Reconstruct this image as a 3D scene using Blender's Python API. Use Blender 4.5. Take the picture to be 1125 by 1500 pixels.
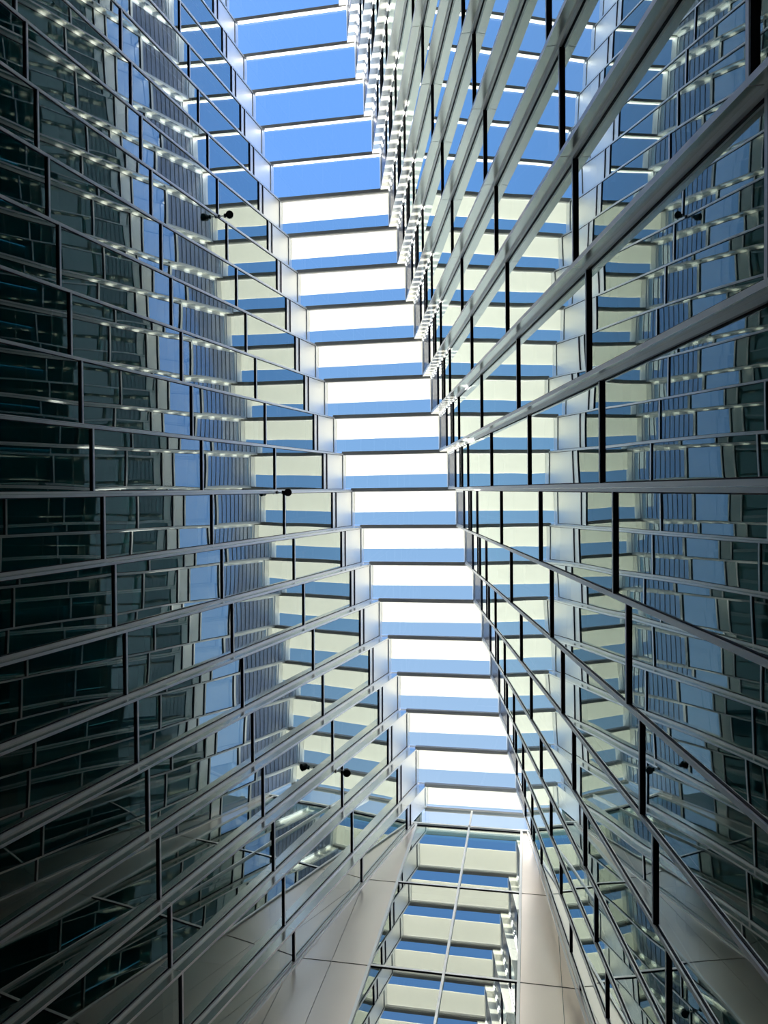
import bpy, bmesh, math, random
from mathutils import Vector, Matrix
random.seed(7)
for o in list(bpy.data.objects): bpy.data.objects.remove(o)
S = bpy.context.scene
COL = S.collection
EYE = 1.6

# ---------------------------------------------------------------- camera
cam = bpy.data.cameras.new('camera'); camo = bpy.data.objects.new('camera', cam); COL.objects.link(camo)
cam.sensor_fit = 'HORIZONTAL'; cam.sensor_width = 36.0; cam.lens = 36.0*1198.54/1125.0
cam.clip_start = 0.05; cam.clip_end = 500
C = [[0.9780239874194873, 0.012398519013450394, 0.20812341713118163],
     [-0.006440220982471785, 0.9995504451186557, -0.029281926452925294],
     [-0.20839290675496525, 0.027298065670862192, 0.9776641611641729]]
r0, r1, r2 = [Vector(r) for r in C]
M3 = Matrix((r0, -r1, -r2)).transposed()
camo.matrix_world = Matrix.Translation((0, 0, EYE)) @ M3.to_4x4()
S.camera = camo

# ---------------------------------------------------------------- sky
SUN = Vector((-0.18, 1.0, 0.46)).normalized()          # direction towards the sun
w = bpy.data.worlds.new('sky'); S.world = w; w.use_nodes = True
nt = w.node_tree; nt.nodes.clear()
out = nt.nodes.new('ShaderNodeOutputWorld'); bg = nt.nodes.new('ShaderNodeBackground')
tc = nt.nodes.new('ShaderNodeTexCoord'); dp = nt.nodes.new('ShaderNodeVectorMath'); dp.operation = 'DOT_PRODUCT'
dp.inputs[1].default_value = SUN
rp = nt.nodes.new('ShaderNodeValToRGB')
mr = nt.nodes.new('ShaderNodeMapRange'); mr.inputs[1].default_value = -1; mr.inputs[2].default_value = 1
cr = rp.color_ramp
cr.elements[0].position = 0.0; cr.elements[0].color = (0.11, 0.28, 0.72, 1)
cr.elements[1].position = 1.0; cr.elements[1].color = (1.0, 1.0, 1.0, 1)
for p, c in ((0.47, (0.145, 0.355, 0.88, 1)), (0.58, (0.15, 0.35, 0.82, 1)), (0.71, (0.22, 0.42, 0.78, 1)), (0.85, (0.36, 0.54, 0.85, 1)), (0.94, (0.70, 0.80, 0.95, 1))):
    e = cr.elements.new(p); e.color = c
nt.links.new(tc.outputs['Generated'], dp.inputs[0]); nt.links.new(dp.outputs['Value'], mr.inputs[0])
nt.links.new(mr.outputs[0], rp.inputs[0]); sx = nt.nodes.new('ShaderNodeSeparateXYZ'); nt.links.new(tc.outputs['Generated'], sx.inputs[0])
hz = nt.nodes.new('ShaderNodeMapRange'); hz.interpolation_type = 'SMOOTHSTEP'
hz.inputs[1].default_value = 0.88; hz.inputs[2].default_value = 0.25; hz.inputs[3].default_value = 0.0; hz.inputs[4].default_value = 0.8
nt.links.new(sx.outputs['Z'], hz.inputs[0])
mc = nt.nodes.new('ShaderNodeMix'); mc.data_type = 'RGBA'; mc.inputs[7].default_value = (0.85, 0.95, 1.10, 1)
nt.links.new(hz.outputs[0], mc.inputs['Factor']); nt.links.new(rp.outputs[0], mc.inputs[6])
nt.links.new(mc.outputs[2], bg.inputs[0]); nt.links.new(bg.outputs[0], out.inputs[0])
bg.inputs[1].default_value = 1.0

sl = bpy.data.lights.new('sun', 'SUN'); slo = bpy.data.objects.new('sun', sl); COL.objects.link(slo)
sl.energy = 17.0; sl.angle = math.radians(0.6); sl.color = (1.0, 0.95, 0.88)
slo.rotation_euler = SUN.to_track_quat('Z', 'Y').to_euler(); slo.location = (10, 40, 60)

S.view_settings.view_transform = 'Standard'; S.view_settings.look = 'None'
S.view_settings.gamma = 1; S.view_settings.use_curve_mapping = False
S.view_settings.exposure = 0.33
S.cycles.max_bounces = 16; S.cycles.glossy_bounces = 10; S.cycles.diffuse_bounces = 5; S.cycles.transparent_max_bounces = 24

# ---------------------------------------------------------------- materials
def mat(name, col, rough=0.5, metal=0.0, noise=0.0, nscale=3.0, spec=0.5):
    m = bpy.data.materials.new(name); m.use_nodes = True
    n = m.node_tree; b = n.nodes['Principled BSDF']
    b.inputs['Roughness'].default_value = rough; b.inputs['Metallic'].default_value = metal
    b.inputs['Specular IOR Level'].default_value = spec
    if noise:
        t = n.nodes.new('ShaderNodeTexNoise'); t.inputs['Scale'].default_value = nscale; t.inputs['Detail'].default_value = 4
        g = n.nodes.new('ShaderNodeTexCoord'); n.links.new(g.outputs['Object'], t.inputs['Vector'])
        r = n.nodes.new('ShaderNodeValToRGB')
        r.color_ramp.elements[0].position = .3; r.color_ramp.elements[1].position = .7
        r.color_ramp.elements[0].color = tuple(c*(1-noise) for c in col)+(1,)
        r.color_ramp.elements[1].color = tuple(min(1, c*(1+noise)) for c in col)+(1,)
        n.links.new(t.outputs['Fac'], r.inputs[0]); n.links.new(r.outputs[0], b.inputs['Base Color'])
    else:
        b.inputs['Base Color'].default_value = tuple(col)+(1,)
    return m

def glass(name, tint, f0, refl, bulge, noisey=0.0015, back_clear=True):
    """coated facade glass: mirror by angle over a tinted view through; every pane bows a little"""
    m = bpy.data.materials.new(name); m.use_nodes = True
    n = m.node_tree; n.nodes.clear(); L = n.links.new
    o = n.nodes.new('ShaderNodeOutputMaterial'); mix = n.nodes.new('ShaderNodeMixShader')
    tr = n.nodes.new('ShaderNodeBsdfTransparent'); gl = n.nodes.new('ShaderNodeBsdfGlossy')
    tr.inputs[0].default_value = tuple(tint)+(1,); gl.inputs[0].default_value = tuple(refl)+(1,); gl.inputs['Roughness'].default_value = 0.0
    lw = n.nodes.new('ShaderNodeLayerWeight'); lw.inputs['Blend'].default_value = 0.5
    pw = n.nodes.new('ShaderNodeMath'); pw.operation = 'POWER'; L(lw.outputs['Facing'], pw.inputs[0]); pw.inputs[1].default_value = 2.2 if f0 > .2 else 4.5
    fr = n.nodes.new('ShaderNodeMath'); fr.operation = 'MULTIPLY_ADD'; L(pw.outputs[0], fr.inputs[0])
    fr.inputs[1].default_value = 1-f0; fr.inputs[2].default_value = f0
    g = n.nodes.new('ShaderNodeNewGeometry'); inv = n.nodes.new('ShaderNodeMath'); inv.operation = 'SUBTRACT'; inv.inputs[0].default_value = 1
    L(g.outputs['Backfacing'], inv.inputs[1])
    mu = n.nodes.new('ShaderNodeMath'); mu.operation = 'MULTIPLY'; L(fr.outputs[0], mu.inputs[0]); L(inv.outputs[0], mu.inputs[1])
    tc = n.nodes.new('ShaderNodeTexCoord'); sp = n.nodes.new('ShaderNodeSeparateXYZ'); L(tc.outputs['Generated'], sp.inputs[0])
    def para(i):
        a = n.nodes.new('ShaderNodeMath'); a.operation = 'SUBTRACT'; a.inputs[0].default_value = 1; L(sp.outputs[i], a.inputs[1])
        b = n.nodes.new('ShaderNodeMath'); b.operation = 'MULTIPLY'; L(a.outputs[0], b.inputs[0]); L(sp.outputs[i], b.inputs[1]); return b
    y, z = para(1), para(2)
    pz = n.nodes.new('ShaderNodeMath'); pz.operation = 'MULTIPLY'; L(y.outputs[0], pz.inputs[0]); L(z.outputs[0], pz.inputs[1])
    k = n.nodes.new('ShaderNodeMath'); k.operation = 'MULTIPLY'; L(pz.outputs[0], k.inputs[0]); k.inputs[1].default_value = 16*bulge
    nz = n.nodes.new('ShaderNodeTexNoise'); nz.inputs['Scale'].default_value = 0.5; nz.inputs['Detail'].default_value = 0
    L(tc.outputs['Object'], nz.inputs['Vector'])
    kn = n.nodes.new('ShaderNodeMath'); kn.operation = 'MULTIPLY_ADD'; L(nz.outputs['Fac'], kn.inputs[0]); kn.inputs[1].default_value = noisey; L(k.outputs[0], kn.inputs[2])
    bp = n.nodes.new('ShaderNodeBump'); bp.inputs['Distance'].default_value = 1.0; bp.inputs['Strength'].default_value = 1.0; L(kn.outputs[0], bp.inputs['Height'])
    L(bp.outputs[0], gl.inputs['Normal'])
    L(mu.outputs[0], mix.inputs[0]); L(tr.outputs[0], mix.inputs[1]); L(gl.outputs[0], mix.inputs[2]); L(mix.outputs[0], o.inputs[0])
    return m

G_LEFT = glass('facade_glass', (0.44, 0.76, 0.76), 0.37, (0.88, 0.965, 0.92), 0.0022)
G_CLEAR = glass('clerestory_glass', (0.86, 0.93, 0.97), 0.22, (0.95, 0.97, 0.97), 0.002)
G_END = glass('end_glass', (0.45, 0.66, 0.6), 0.42, (0.91, 0.96, 0.90), 0.002)
G_ROOF = glass('roof_glass', (0.97, 0.985, 0.99), 0.03, (1, 1, 1), 0.0, 0.0)
G_ROOF2 = glass('tinted_roof_glass', (0.93, 0.94, 0.91), 0.03, (1, 1, 1), 0.0, 0.0)
ALU = mat('silver_aluminium', (0.92, 0.93, 0.95), 0.42, 0.7)
ALU_P = mat('return_panel_grey', (0.97, 0.97, 0.92), 0.24, 0.88, 0.015, 2.0)
GASKET_SHADE = mat('black_gasket_and_shade', (0.006, 0.006, 0.02), 0.6)  # mullion gaskets, and the painted shade under the transoms
BEAMM = mat('roof_beam_paint', (0.40, 0.39, 0.38), 0.5)
SILL = mat('white_beam_cap', (0.85, 0.84, 0.82), 0.5)
SPAN = mat('pale_spandrel', (1.0, 1.0, 1.0), 0.5, 0.92)
LOUV = mat('louvre_grey', (0.72, 0.76, 0.84), 0.4, 0.6)
ENDP = mat('beige_metal_panel', (0.97, 0.87, 0.80), 0.30, 0.9, 0.01, 1.5)
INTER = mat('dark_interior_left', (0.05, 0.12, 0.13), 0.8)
INTER_R = mat('teal_interior_right_lit', (0.26, 0.66, 0.70), 0.8)  # brighter than the left rooms: their stronger light is put into the colour
SLABM = mat('slab_edge_grey', (0.22, 0.24, 0.24), 0.7)
def slat_mat():
    m = bpy.data.materials.new('frosted_louvre_blade'); m.use_nodes = True
    n = m.node_tree; n.nodes.clear(); L = n.links.new
    o = n.nodes.new('ShaderNodeOutputMaterial'); t = n.nodes.new('ShaderNodeBsdfTransparent'); t.inputs[0].default_value = (0.82, 0.88, 0.93, 1)
    d = n.nodes.new('ShaderNodeBsdfDiffuse'); d.inputs[0].default_value = (0.6, 0.6, 0.66, 1)
    g = n.nodes.new('ShaderNodeBsdfGlossy'); g.inputs[0].default_value = (0.9, 0.9, 0.95, 1); g.inputs['Roughness'].default_value = 0.25
    f = n.nodes.new('ShaderNodeFresnel'); f.inputs['IOR'].default_value = 1.6
    a = n.nodes.new('ShaderNodeMixShader'); a.inputs[0].default_value = 0.12; L(t.outputs[0], a.inputs[1]); L(d.outputs[0], a.inputs[2])
    b = n.nodes.new('ShaderNodeMixShader'); L(f.outputs[0], b.inputs[0]); L(a.outputs[0], b.inputs[1]); L(g.outputs[0], b.inputs[2]); L(b.outputs[0], o.inputs[0])
    return m
SLAT = slat_mat()
CLIP = mat('blade_clip_grey', (0.10, 0.11, 0.14), 0.5)
BLINDI = mat('interior_blind', (0.12, 0.25, 0.25), 0.8)
FLOORM = mat('grey_stone_floor', (0.16, 0.16, 0.16), 0.6, 0, 0.15, 0.8)
BLACK = mat('lamp_black', (0.012, 0.012, 0.014), 0.4)
LENS = mat('lamp_glass', (0.05, 0.05, 0.055), 0.05, spec=0.8)

def blind_mat():
    m = bpy.data.materials.new('cream_sunshade'); m.use_nodes = True
    n = m.node_tree; n.nodes.clear(); L = n.links.new
    o = n.nodes.new('ShaderNodeOutputMaterial')
    a = n.nodes.new('ShaderNodeBsdfTranslucent'); a.inputs[0].default_value = (0.92, 0.90, 0.85, 1)
    b = n.nodes.new('ShaderNodeBsdfDiffuse'); b.inputs[0].default_value = (0.86, 0.85, 0.78, 1)
    mx = n.nodes.new('ShaderNodeMixShader'); mx.inputs[0].default_value = 0.35
    L(a.outputs[0], mx.inputs[1]); L(b.outputs[0], mx.inputs[2]); L(mx.outputs[0], o.inputs[0])
    return m
CREAM = blind_mat()

# ---------------------------------------------------------------- helpers
def mk(name, verts, faces, m, parent=None, smooth=False):
    c = Vector((0, 0, 0))
    for v in verts: c += Vector(v)
    c /= len(verts)
    me = bpy.data.meshes.new(name)
    me.from_pydata([tuple(Vector(v)-c) for v in verts], [], faces)
    me.materials.append(m)
    bm = bmesh.new(); bm.from_mesh(me); bmesh.ops.recalc_face_normals(bm, faces=bm.faces); bm.to_mesh(me); bm.free()
    if smooth:
        for p in me.polygons: p.use_smooth = True
    o = bpy.data.objects.new(name, me); COL.objects.link(o)
    if parent is not None:
        o.parent = parent; o.location = c - parent_loc(parent)
    else: o.location = c
    return o
def parent_loc(p):
    l = Vector(p.location)
    while p.parent: p = p.parent; l += Vector(p.location)
    return l
HF = [(0, 1, 2, 3), (7, 6, 5, 4), (0, 4, 5, 1), (1, 5, 6, 2), (2, 6, 7, 3), (3, 7, 4, 0)]
def hexa(a, b):      # two quads of 4 points each
    return list(a)+list(b), HF
class MB:
    def __init__(s): s.v = []; s.f = []
    def add(s, vf):
        k = len(s.v); s.v += list(vf[0]); s.f += [tuple(i+k for i in f) for f in vf[1]]; return s
    def build(s, name, m, parent=None, smooth=False): return mk(name, s.v, s.f, m, parent, smooth)
def box(x0, x1, y0, y1, z0, z1):
    return hexa([(x0, y0, z0), (x1, y0, z0), (x1, y1, z0), (x0, y1, z0)], [(x0, y0, z1), (x1, y0, z1), (x1, y1, z1), (x0, y1, z1)])
def cyl(p0, p1, ra, rb, n=16):
    p0, p1 = Vector(p0), Vector(p1); d = (p1-p0).normalized()
    u = d.orthogonal().normalized(); v = d.cross(u)
    a = [tuple(p0+(u*math.cos(t)+v*math.sin(t))*ra) for t in [2*math.pi*i/n for i in range(n)]]
    b = [tuple(p1+(u*math.cos(t)+v*math.sin(t))*rb) for t in [2*math.pi*i/n for i in range(n)]]
    f = [(i, (i+1) % n, n+(i+1) % n, n+i) for i in range(n)]+[tuple(range(n))[::-1], tuple(range(n, 2*n))]
    return a+b, f
def structure(name, verts, faces, m):
    o = mk(name, verts, faces, m); o['kind'] = 'structure'; return o
def tag(o, label, cat, group=None):
    o['label'] = label; o['category'] = cat
    if group: o['group'] = group
def anchor(name, loc):
    o = bpy.data.objects.new(name, None); COL.objects.link(o); o.location = loc; o.empty_display_size = .2; return o

# ---------------------------------------------------------------- the geometry of the sawtooth facades
B = 1.3306; Y0 = 0.0095; H = 28.758; YE = 11.5
P = {'L': dict(a=-10.1254, b=0.0974951, s=0.0919481, c=-0.0103, t=0.0079983, sg=1),
     'R': dict(a=2.9607, b=-0.2243909, s=0.0730724, c=-0.0013, t=0.0074395, sg=-1)}
J0, J1 = -19, 8            # bays; bay 8 is cut by the end wall
def WX(w, j, z, dy):       # inner glass line of bay j at height z (camera height = 0)
    p = P[w]; return p['a']+p['s']*j+(p['b']+p['t']*j)*z+p['c']*dy
def pt(w, j, dy, z, n=0.0):   # n = metres out into the atrium
    return (WX(w, j, z, dy)+P[w]['sg']*n, Y0+j*B+dy, z+EYE)
def strip(w, j, y0, y1, z0, z1, n0, n1):
    """block on facade w, bay j, between two offsets along the bay, two heights and two depths"""
    return hexa([pt(w, j, y0, z0, n0), pt(w, j, y1, z0, n0), pt(w, j, y1, z0, n1), pt(w, j, y0, z0, n1)],
                [pt(w, j, y0, z1, n0), pt(w, j, y1, z1, n0), pt(w, j, y1, z1, n1), pt(w, j, y0, z1, n1)])
ZL = [-1.6, 1.84, 6.06, 10.28, 14.50, 18.72, 22.94, 26.82, 27.17, H]
ZR = [-1.6, 1.6, 5.9, 10.2, 14.54, 18.86, 23.2, 24.66, 25.13, 26.52, H]

def interior(w, name):
    sg = P[w]['sg']; mb = MB(); D = 7.0 if w == 'L' else 3.0; HB = H if w == 'L' else 24.95     # building roof behind the facade; on the right the top is a clerestory
    Z = [z for z in (ZL if w == 'L' else ZR)]
    lv = [-1.6, 1.84, 6.06, 10.28, 14.50, 18.72, 22.94, 27.0] if w == 'L' else [-1.6, 1.6, 5.9, 10.2, 14.54, 18.86, 23.2]
    for j in range(J0, J1+1):
        for z in lv[1:]:
            a, b_ = z-0.12, z+0.2
            mb.add(hexa([pt(w, j, 0, a, -.30), pt(w, j, B, a, -.30), pt(w, j, B, a, -D), pt(w, j, 0, a, -D)],
                        [pt(w, j, 0, b_, -.30), pt(w, j, B, b_, -.30), pt(w, j, B, b_, -D), pt(w, j, 0, b_, -D)]))
        # back wall of the rooms
        mb.add(hexa([pt(w, j, 0, -1.6, -D), pt(w, j, B, -1.6, -D), pt(w, j, B, -1.6, -D-.2), pt(w, j, 0, -1.6, -D-.2)],
                    [pt(w, j, 0, HB, -D), pt(w, j, B, HB, -D), pt(w, j, B, HB, -D-.2), pt(w, j, 0, HB, -D-.2)]))
        # roof deck of the building
        mb.add(hexa([pt(w, j, 0, HB-.2, -.12), pt(w, j, B, HB-.2, -.12), pt(w, j, B, HB-.2, -D-.2), pt(w, j, 0, HB-.2, -D-.2)],
                    [pt(w, j, 0, HB, -.12), pt(w, j, B, HB, -.12), pt(w, j, B, HB, -D-.2), pt(w, j, 0, HB, -D-.2)]))
    for j, dy in ((J0, -.2), (J1, B)):      # gable ends of the rooms
        mb.add(hexa([pt(w, j, dy, -1.6, -.2), pt(w, j, dy+.2, -1.6, -.2), pt(w, j, dy+.2, -1.6, -D-.2), pt(w, j, dy, -1.6, -D-.2)],
                    [pt(w, j, dy, HB, -.2), pt(w, j, dy+.2, HB, -.2), pt(w, j, dy+.2, HB, -D-.2), pt(w, j, dy, HB, -D-.2)]))
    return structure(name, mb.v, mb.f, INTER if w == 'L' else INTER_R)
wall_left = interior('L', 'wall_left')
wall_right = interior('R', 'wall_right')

def rows(w): return ZL if w == 'L' else ZR
def facade(w, root):
    Z = rows(w); sg = P[w]['sg']
    for j in range(J0, J1+1):
        e = min(B, YE-(Y0+j*B))               # the last bay is cut by the end wall
        ret_hi = (w == 'L')                   # left: bay j stands proud of bay j-1; right: bay j-1 stands proud of bay j
        for k in range(len(Z)-1):
            z0, z1 = Z[k], Z[k+1]
            a, b_ = z0+.04, z1-.04
            top = (k == len(Z)-2)
            narrow = (z1-z0) < 0.6
            if narrow:
                strip_m = SPAN if w == 'L' else ALU_P
                MB().add(strip(w, j, .05, e-.05, a, b_, -.03, 0)).build('spandrel_panel', strip_m, root)
            elif w == 'L' and top:
                MB().add(strip(w, j, .05, e-.05, a, b_, -.03, 0)).build('spandrel_panel', SPAN, root)
            elif w == 'R' and top:
                fr = MB(); dk = MB()
                for q in ((.05, .11), (e-.11, e-.05)): fr.add(strip(w, j, q[0], q[1], a, b_, -.09, .02))
                fr.add(strip(w, j, .11, e-.11, a, a+.06, -.09, .02)); fr.add(strip(w, j, .11, e-.11, b_-.06, b_, -.09, .02))
                ls = MB(); n = 10; h = (b_-a-.12)/n
                for i in range(1, n): dk.add(strip(w, j, .11, e-.11, a+.06+h*i-.012, a+.06+h*i+.012, -.035, -.012))
                lf = fr.build('louvre_frame', LOUV, root); dk.build('blade_clips', CLIP, lf)['kind'] = 'stuff'
                for i in range(n):
                    zc = a+.06+h*i
                    p = lambda yy, zz, nn: pt(w, j, yy, zz, nn)
                    ls.add(hexa([p(.11, zc+.015, -.03), p(e-.11, zc+.015, -.03), p(e-.11, zc+h-.02, -.012), p(.11, zc+h-.02, -.012)],
                                [p(.11, zc+.015, -.04), p(e-.11, zc+.015, -.04), p(e-.11, zc+h-.02, -.022), p(.11, zc+h-.02, -.022)]))
                so = ls.build('louvre_slats', SLAT, lf); so['kind'] = 'stuff'
            elif w == 'R' and k == len(Z)-3:
                MB().add(strip(w, j, .05, e-.05, a, b_, -.03, 0)).build('clerestory_pane', G_CLEAR, root)
            else:
                MB().add(strip(w, j, .05, e-.05, a, b_, -.03, 0)).build('glass_pane', G_LEFT, root)
            if k > 0:                          # transom: aluminium nose over a black strip, its underside shade put into colour
                t = MB().add(strip(w, j, .045, e-.045, z0-.008, z0+.05, -.04, .028)).build('transom', ALU, root)
                MB().add(strip(w, j, .045, e-.045, z0-.035, z0-.008, -.04, .034)).build('gasket_and_shade', GASKET_SHADE, t)
        # corner mullion between bay j-1 and j, full height, with a groove
        zb, zt = Z[0], H
        if w == 'L':   proud, pe, rec, re_ = j, (0.0, .055), j-1, (B-.05, B)
        else:          proud, pe, rec, re_ = j-1, (B-.055, B), j, (0.0, .05)
        mm = MB()
        mm.add(strip(w, proud, pe[0], pe[1], zb, zt, -.05, .035))
        mm.add(strip(w, rec, re_[0], re_[1], zb, zt, -.05, .05))
        mu = mm.build('mullion', ALU, root)
        gg = MB()
        if w == 'L':
            gg.add(strip(w, proud, .055, .07, zb, zt, -.04, .012)); gg.add(strip(w, rec, B-.064, B-.05, zb, zt, -.04, .012))
        else:
            gg.add(strip(w, proud, B-.07, B-.055, zb, zt, -.04, .012)); gg.add(strip(w, rec, .05, .064, zb, zt, -.04, .012))
        gg.build('gasket_and_shade', GASKET_SHADE, mu)
        # return panels closing the step, one per storey with an open joint
        y = Y0+j*B; th = .02
        s = 1 if w == 'L' else -1
        lv = [z for i, z in enumerate(Z) if i == 0 or Z[i]-Z[i-1] > 1.3 or i == len(Z)-1]
        for z0, z1 in zip(lv[:-1], lv[1:]):
            a, b_ = z0+.008, z1-.008
            def q(z, yy):
                hi = pt(w, proud, pe[0] if w == 'L' else pe[1], z, .034); lo = pt(w, rec, 0 if w == 'R' else B, z, -.02)
                return (hi[0], yy, hi[2]), (lo[0], yy, lo[2])
            y1 = y - .004*s; y2 = y + .02*s
            A = q(a, y1); D = q(a, y2); E_ = q(b_, y1); F = q(b_, y2)
            MB().add(hexa([A[0], A[1], D[1], D[0]], [E_[0], E_[1], F[1], F[0]])).build('return_panel', ALU_P, root)
facade('L', wall_left); facade('R', wall_right)

# ---------------------------------------------------------------- roof
def roof_x(w, j):
    return WX(w, j, H, 0)
cm = MB()      # top-level ceiling mesh: the eaves channels that carry the roof along both walls
for j in range(J0, J1+1):
    e = min(B, YE-(Y0+j*B))
    for w in 'LR':
        sg = P[w]['sg']
        cm.add(hexa([pt(w, j, 0, H, .03), pt(w, j, e, H, .03), pt(w, j, e, H, -.3), pt(w, j, 0, H, -.3)],
                    [pt(w, j, 0, H+.26, .03), pt(w, j, e, H+.26, .03), pt(w, j, e, H+.26, -.3), pt(w, j, 0, H+.26, -.3)]))
ceiling = structure('ceiling', cm.v, cm.f, ALU)
for j in range(J0, J1+2):
    y = Y0+j*B
    jj = j
    if j == J1+1: y = YE+.03; jj = J1
    x0 = WX('L', jj, H, 0)-.02; x1 = max(WX('R', jj, H, 0), WX('R', j-1, H, B))+.02
    bm_ = MB().add(box(x0, x1, y-.075, y+.045, H+EYE, H+EYE+.17)).build('roof_beam', BEAMM, ceiling)
    MB().add(box(x0, x1, y+.045, y+.06, H+EYE+.06, H+EYE+.18)).build('beam_flashing', SILL, bm_)
    if j <= J1:
        e = min(B, YE-y)
        xa = WX('L', j, H, 0); xb = WX('R', j, H, 0)
        MB().add(box(xa, xb, y+.085, y+e-.085, H+EYE+.17, H+EYE+.19)).build('roof_pane', G_ROOF if j < -8 else G_ROOF2, ceiling)
ords = 'first second third fourth fifth sixth seventh eighth ninth tenth eleventh twelfth thirteenth fourteenth fifteenth sixteenth seventeenth'.split()
for i, j in enumerate(range(-8, J1+1)):
    y = Y0+j*B; e = min(B, YE-y)
    xa = WX('L', j, H, 0)-.9; xb = WX('R', j, H, 0)+.9
    n = 24; top = []; bot = []
    ya, yb = y-.03, y+min(.81, e-.1)
    for q in range(n+1):
        x = xa+(xb-xa)*q/n
        sag = .0
        top += [(x, ya, H+EYE+.24), (x, yb-.04*(x-xa)/(xb-xa), H+EYE+.24)]
    v = top+[(p[0], p[1], p[2]-.012) for p in top]; f = []; N = 2*(n+1)
    for q in range(n):
        a = 2*q
        f += [(a, a+1, a+3, a+2), (N+a, N+a+2, N+a+3, N+a+1), (a, a+2, N+a+2, N+a), (a+1, N+a+1, N+a+3, a+3)]
    f += [(0, N, N+1, 1), (N-2, N-1, 2*N-1, 2*N-2)]
    o = mk('roof_sunshade', v, f, CREAM)
    lab = 'cream translucent sunshade lying over the glass roof, %s from the clear blue bays' % ords[i]
    if j == J1: lab = 'last short cream translucent sunshade over the roof, against the end wall'
    tag(o, lab, 'sunshade', 'cream sunshades over the glass roof')

# ---------------------------------------------------------------- end wall
def ex(base, z): return base+.035*(27.35-z)
GLx, GCx, GRx = -4.83, -3.02, -1.27
def q4(x0f, x1f, z0, z1, y0, y1):
    return hexa([(x0f(z0), y0, z0+EYE), (x1f(z0), y0, z0+EYE), (x1f(z0), y1, z0+EYE), (x0f(z0), y1, z0+EYE)],
                [(x0f(z1), y0, z1+EYE), (x1f(z1), y0, z1+EYE), (x1f(z1), y1, z1+EYE), (x0f(z1), y1, z1+EYE)])
XLf = lambda z: WX('L', 8, z, .85); XRf = lambda z: WX('R', 8, z, .85)
ZE = [-1.6, 2.15, 6.35, 10.55, 14.75, 18.95, 23.2, 27.35]
wm = MB()
for z in ZE[1:]: wm.add(q4(lambda q: XLf(q)-1, lambda q: XRf(q)+1, z-.1, z+.15, YE+.35, YE+6))
wm.add(q4(lambda q: XLf(q)-4, lambda q: XRf(q)+4, -1.6, 26.8, YE+6, YE+6.2))
wm.add(q4(lambda q: XLf(q)-4, lambda q: ex(GLx, q)-.05, -1.6, 27.2, YE+.16, YE+.3))
wm.add(q4(lambda q: ex(GRx, q)+.05, lambda q: XRf(q)+4, -1.6, 27.2, YE+.16, YE+.3))
for xf in (lambda q: XLf(q)-1.2, lambda q: XRf(q)+1.0): wm.add(q4(xf, lambda q, xf=xf: xf(q)+.2, -1.6, 27.4, YE+.2, YE+6.2))
wm.add(q4(lambda q: XLf(q)-4, lambda q: XRf(q)+4, 26.8, 27.4, YE+6, YE+6.2))
wall_end = structure('wall_end', wm.v, wm.f, INTER)
# central glazing
def bar(xf, wd, z0, z1, y0, y1): return q4(lambda q: xf(q)-wd/2, lambda q: xf(q)+wd/2, z0, z1, y0, y1)
gl_l = lambda z: ex(GLx, z); gl_c = lambda z: ex(GCx, z); gl_r = lambda z: ex(GRx, z)
win = MB()
win.add(bar(gl_l, .07, -1.6, 27.35, YE-.05, YE+.1)); win.add(bar(gl_r, .07, -1.6, 27.35, YE-.05, YE+.1))
window = structure('window_1', win.v, win.f, ALU)
MB().add(bar(gl_c, .06, -1.6, H, YE-.06, YE+.1)).build('mullion', ALU, window)
for k in range(len(ZE)-1):
    z0, z1 = ZE[k], ZE[k+1]
    for xa, xb in ((gl_l, gl_c), (gl_c, gl_r)):
        MB().add(q4(lambda q: xa(q)+.03, lambda q: xb(q)-.03, z0+.04, z1-.04, YE, YE+.03)).build('glass_pane', G_END, window)
    t = MB().add(q4(lambda q: gl_l(q), lambda q: gl_r(q), z1-.02, z1+.05, YE-.022, YE+.06)).build('transom', ALU, window)
    MB().add(q4(lambda q: gl_l(q), lambda q: gl_r(q), z1-.035, z1-.02, YE-.02, YE+.06)).build('gasket_and_shade', GASKET_SHADE, t)  # black strip painting the shaded underside of the transom
# clerestory above the panels, full width
for xa, xb in ((lambda z: XLf(z)+.03, lambda z: gl_c(z)-.03), (lambda z: gl_c(z)+.03, lambda z: XRf(z)-.03)):
    MB().add(q4(xa, xb, 27.45, H-.05, YE, YE+.03)).build('clerestory_pane', G_ROOF, window)
t = MB().add(q4(lambda z: XLf(z), lambda z: XRf(z), 27.36, 27.46, YE-.06, YE+.1)).build('transom', ALU, window)
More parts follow.
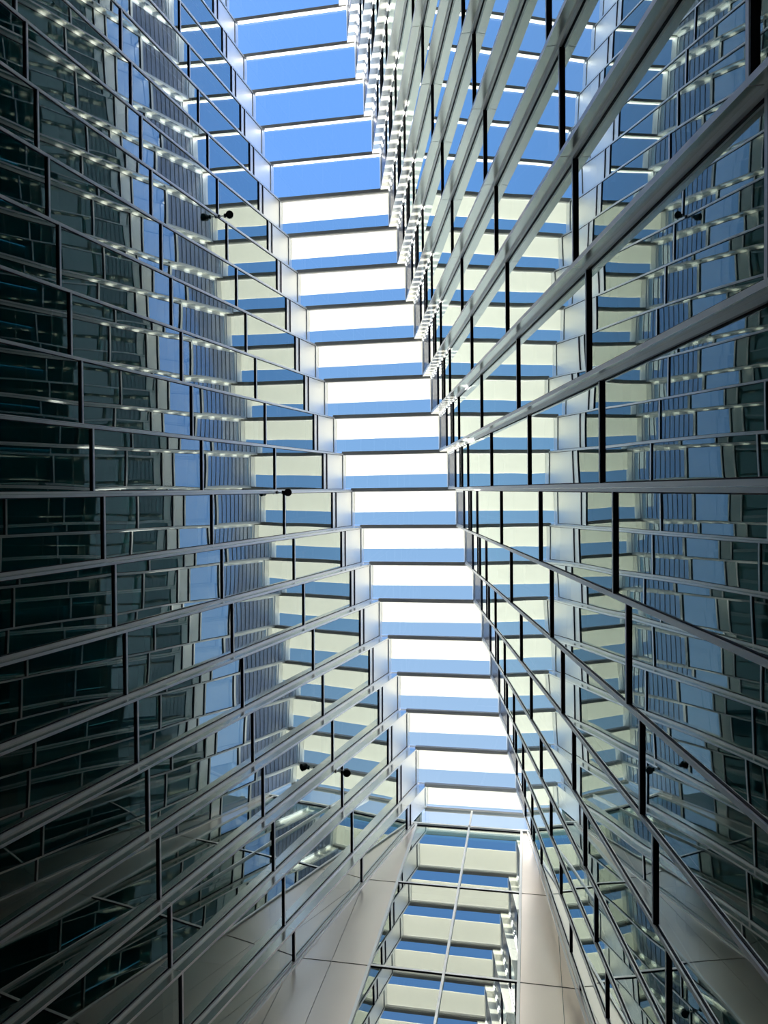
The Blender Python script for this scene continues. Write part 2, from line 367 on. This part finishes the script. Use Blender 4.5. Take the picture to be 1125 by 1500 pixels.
# metal panels left and right, with open joints
def side_panels(side):
    for k in range(len(ZE)-1):
        z0, z1 = ZE[k]+.02, ZE[k+1]-.02
        for i in range(8):
            if side < 0:
                hi = lambda q, i=i: ex(GLx, q)-.04-.92*i-(0.006 if i else 0)
                lo = lambda q, i=i: ex(GLx, q)-.04-.92*(i+1)+.006
                lim = XLf
                # clip to the facade line
                c = [hi(z0), hi(z1), lo(z0), lo(z1)]
                a0, a1 = max(lo(z0), lim(z0)), max(lo(z1), lim(z1)); b0, b1 = max(hi(z0), lim(z0)), max(hi(z1), lim(z1))
            else:
                lo = lambda q, i=i: ex(GRx, q)+.04+.95*i+(0.006 if i else 0)
                hi = lambda q, i=i: ex(GRx, q)+.04+.95*(i+1)-.006
                lim = XRf
                a0, a1 = min(lo(z0), lim(z0)), min(lo(z1), lim(z1)); b0, b1 = min(hi(z0), lim(z0)), min(hi(z1), lim(z1))
            if b0-a0 < .02 and b1-a1 < .02: continue
            if (b0-a0 < .01 or b1-a1 < .01):
                # triangle-like piece: keep the corner where the facade line crosses
                zt = z1 if b1-a1 < .01 else z0
                zb = z0 if zt == z1 else z1
                edge = (hi if side < 0 else lo)
                lo_, hi_ = (z0, z1)
                for _ in range(30):
                    m_ = (zb+zt)/2
                    w_ = (edge(m_)-lim(m_))*(1 if side < 0 else -1)
                    if w_ > .01: zb = m_
                    else: zt = m_
                zc = zb
                if b1-a1 < .01: z1c, z0c = zc, z0
                else: z1c, z0c = z1, zc
                if z1c-z0c < .1: continue
            else: z0c, z1c = z0, z1
            if side < 0: fa = lambda q: max(lo(q), lim(q)); fb = lambda q: max(hi(q), lim(q)+.008)
            else: fa = lambda q: min(lo(q), lim(q)-.008); fb = lambda q: min(hi(q), lim(q))
            n = 8; vs = []; fs = []
            for s_ in range(n+1):
                z = z0c+(z1c-z0c)*s_/n
                vs += [(fa(z), YE+.0, z+EYE), (fb(z), YE+.0, z+EYE), (fb(z), YE+.03, z+EYE), (fa(z), YE+.03, z+EYE)]
            for s_ in range(n):
                b = 4*s_
                fs += [(b, b+1, b+5, b+4), (b+1, b+2, b+6, b+5), (b+2, b+3, b+7, b+6), (b+3, b, b+4, b+7)]
            fs += [(3, 2, 1, 0), (4*n, 4*n+1, 4*n+2, 4*n+3)]
            mk('metal_panel', vs, fs, ENDP, wall_end)
side_panels(-1); side_panels(1)
# double corner trim where the end wall meets the facades
for f, sg, nm in ((XLf, 1, 'trim_1'), (XRf, -1, 'trim_2')):
    tm = MB()
    for d in (.0, .08):
        a = lambda q, d=d: f(q)+sg*d; b = lambda q, d=d: f(q)+sg*(d+.045)
        x0, x1 = (a, b) if sg > 0 else (b, a)
        tm.add(q4(x0, x1, -1.6, 27.36, YE-.045, YE))
    structure(nm, tm.v, tm.f, ALU)

# far end of the atrium, behind the frame's top edge
yf = Y0+J0*B
fw = MB().add(q4(lambda q: WX('L', J0, q, 0)-.3, lambda q: WX('R', J0, q, 0)+.3, -1.6, H+.2, yf-.3, yf-.1))
structure('wall_far', fw.v, fw.f, ENDP)
fl = MB().add(box(-26, 20, -34, 26, -.3, 0))
structure('floor', fl.v, fl.f, FLOORM)

# ---------------------------------------------------------------- wall lamps on the left facade
def lamp(j, label):
    z = 22.35
    base = Vector(pt('L', j, 0.03, z, .04))
    r = anchor('wall_spotlight', base)
    n = Vector((1, 0, -.1)).normalized()
    def part(mb, nm, m, par=r, smooth=False): return mb.build(nm, m, par, smooth)
    part(MB().add(cyl(base, base+n*.03, .05, .05)), 'base_plate', BLACK)
    part(MB().add(cyl(base+n*.03, base+n*.20, .016, .016, 10)), 'arm', ALU)
    kn = base+n*.20
    part(MB().add(cyl(kn+Vector((0, -.05, 0)), kn+Vector((0, .05, 0)), .038, .038)), 'knuckle', BLACK)
    part(MB().add(cyl(kn, kn+n*.08, .02, .03, 10)), 'neck', BLACK)
    c = kn+n*.15; d = Vector((.35, .1, -1)).normalized()
    h = MB(); prof = [(-.12, .035), (-.11, .062), (-.075, .092), (-.02, .106), (.05, .11), (.075, .11), (.0751, .10)]
    for (t0, ra), (t1, rb) in zip(prof[:-1], prof[1:]):
        if abs(t0-t1) > 1e-6: h.add(cyl(c+d*t0, c+d*t1, ra, rb, 20))
    hd = part(h, 'lamp_head', BLACK)
    MB().add(cyl(c+d*.076, c+d*.08, .098, .098, 20)).build('lens', LENS, hd)
    tag(r, label, 'lamp', 'spotlights on the left facade')
lamp(-6, 'black round wall spotlight high on the left facade, uppermost of the three in the photo')
lamp(0, 'black round wall spotlight on the level horizontal mullion halfway up the left facade')
lamp(6, 'black round wall spotlight on the left facade nearest the panelled end wall')
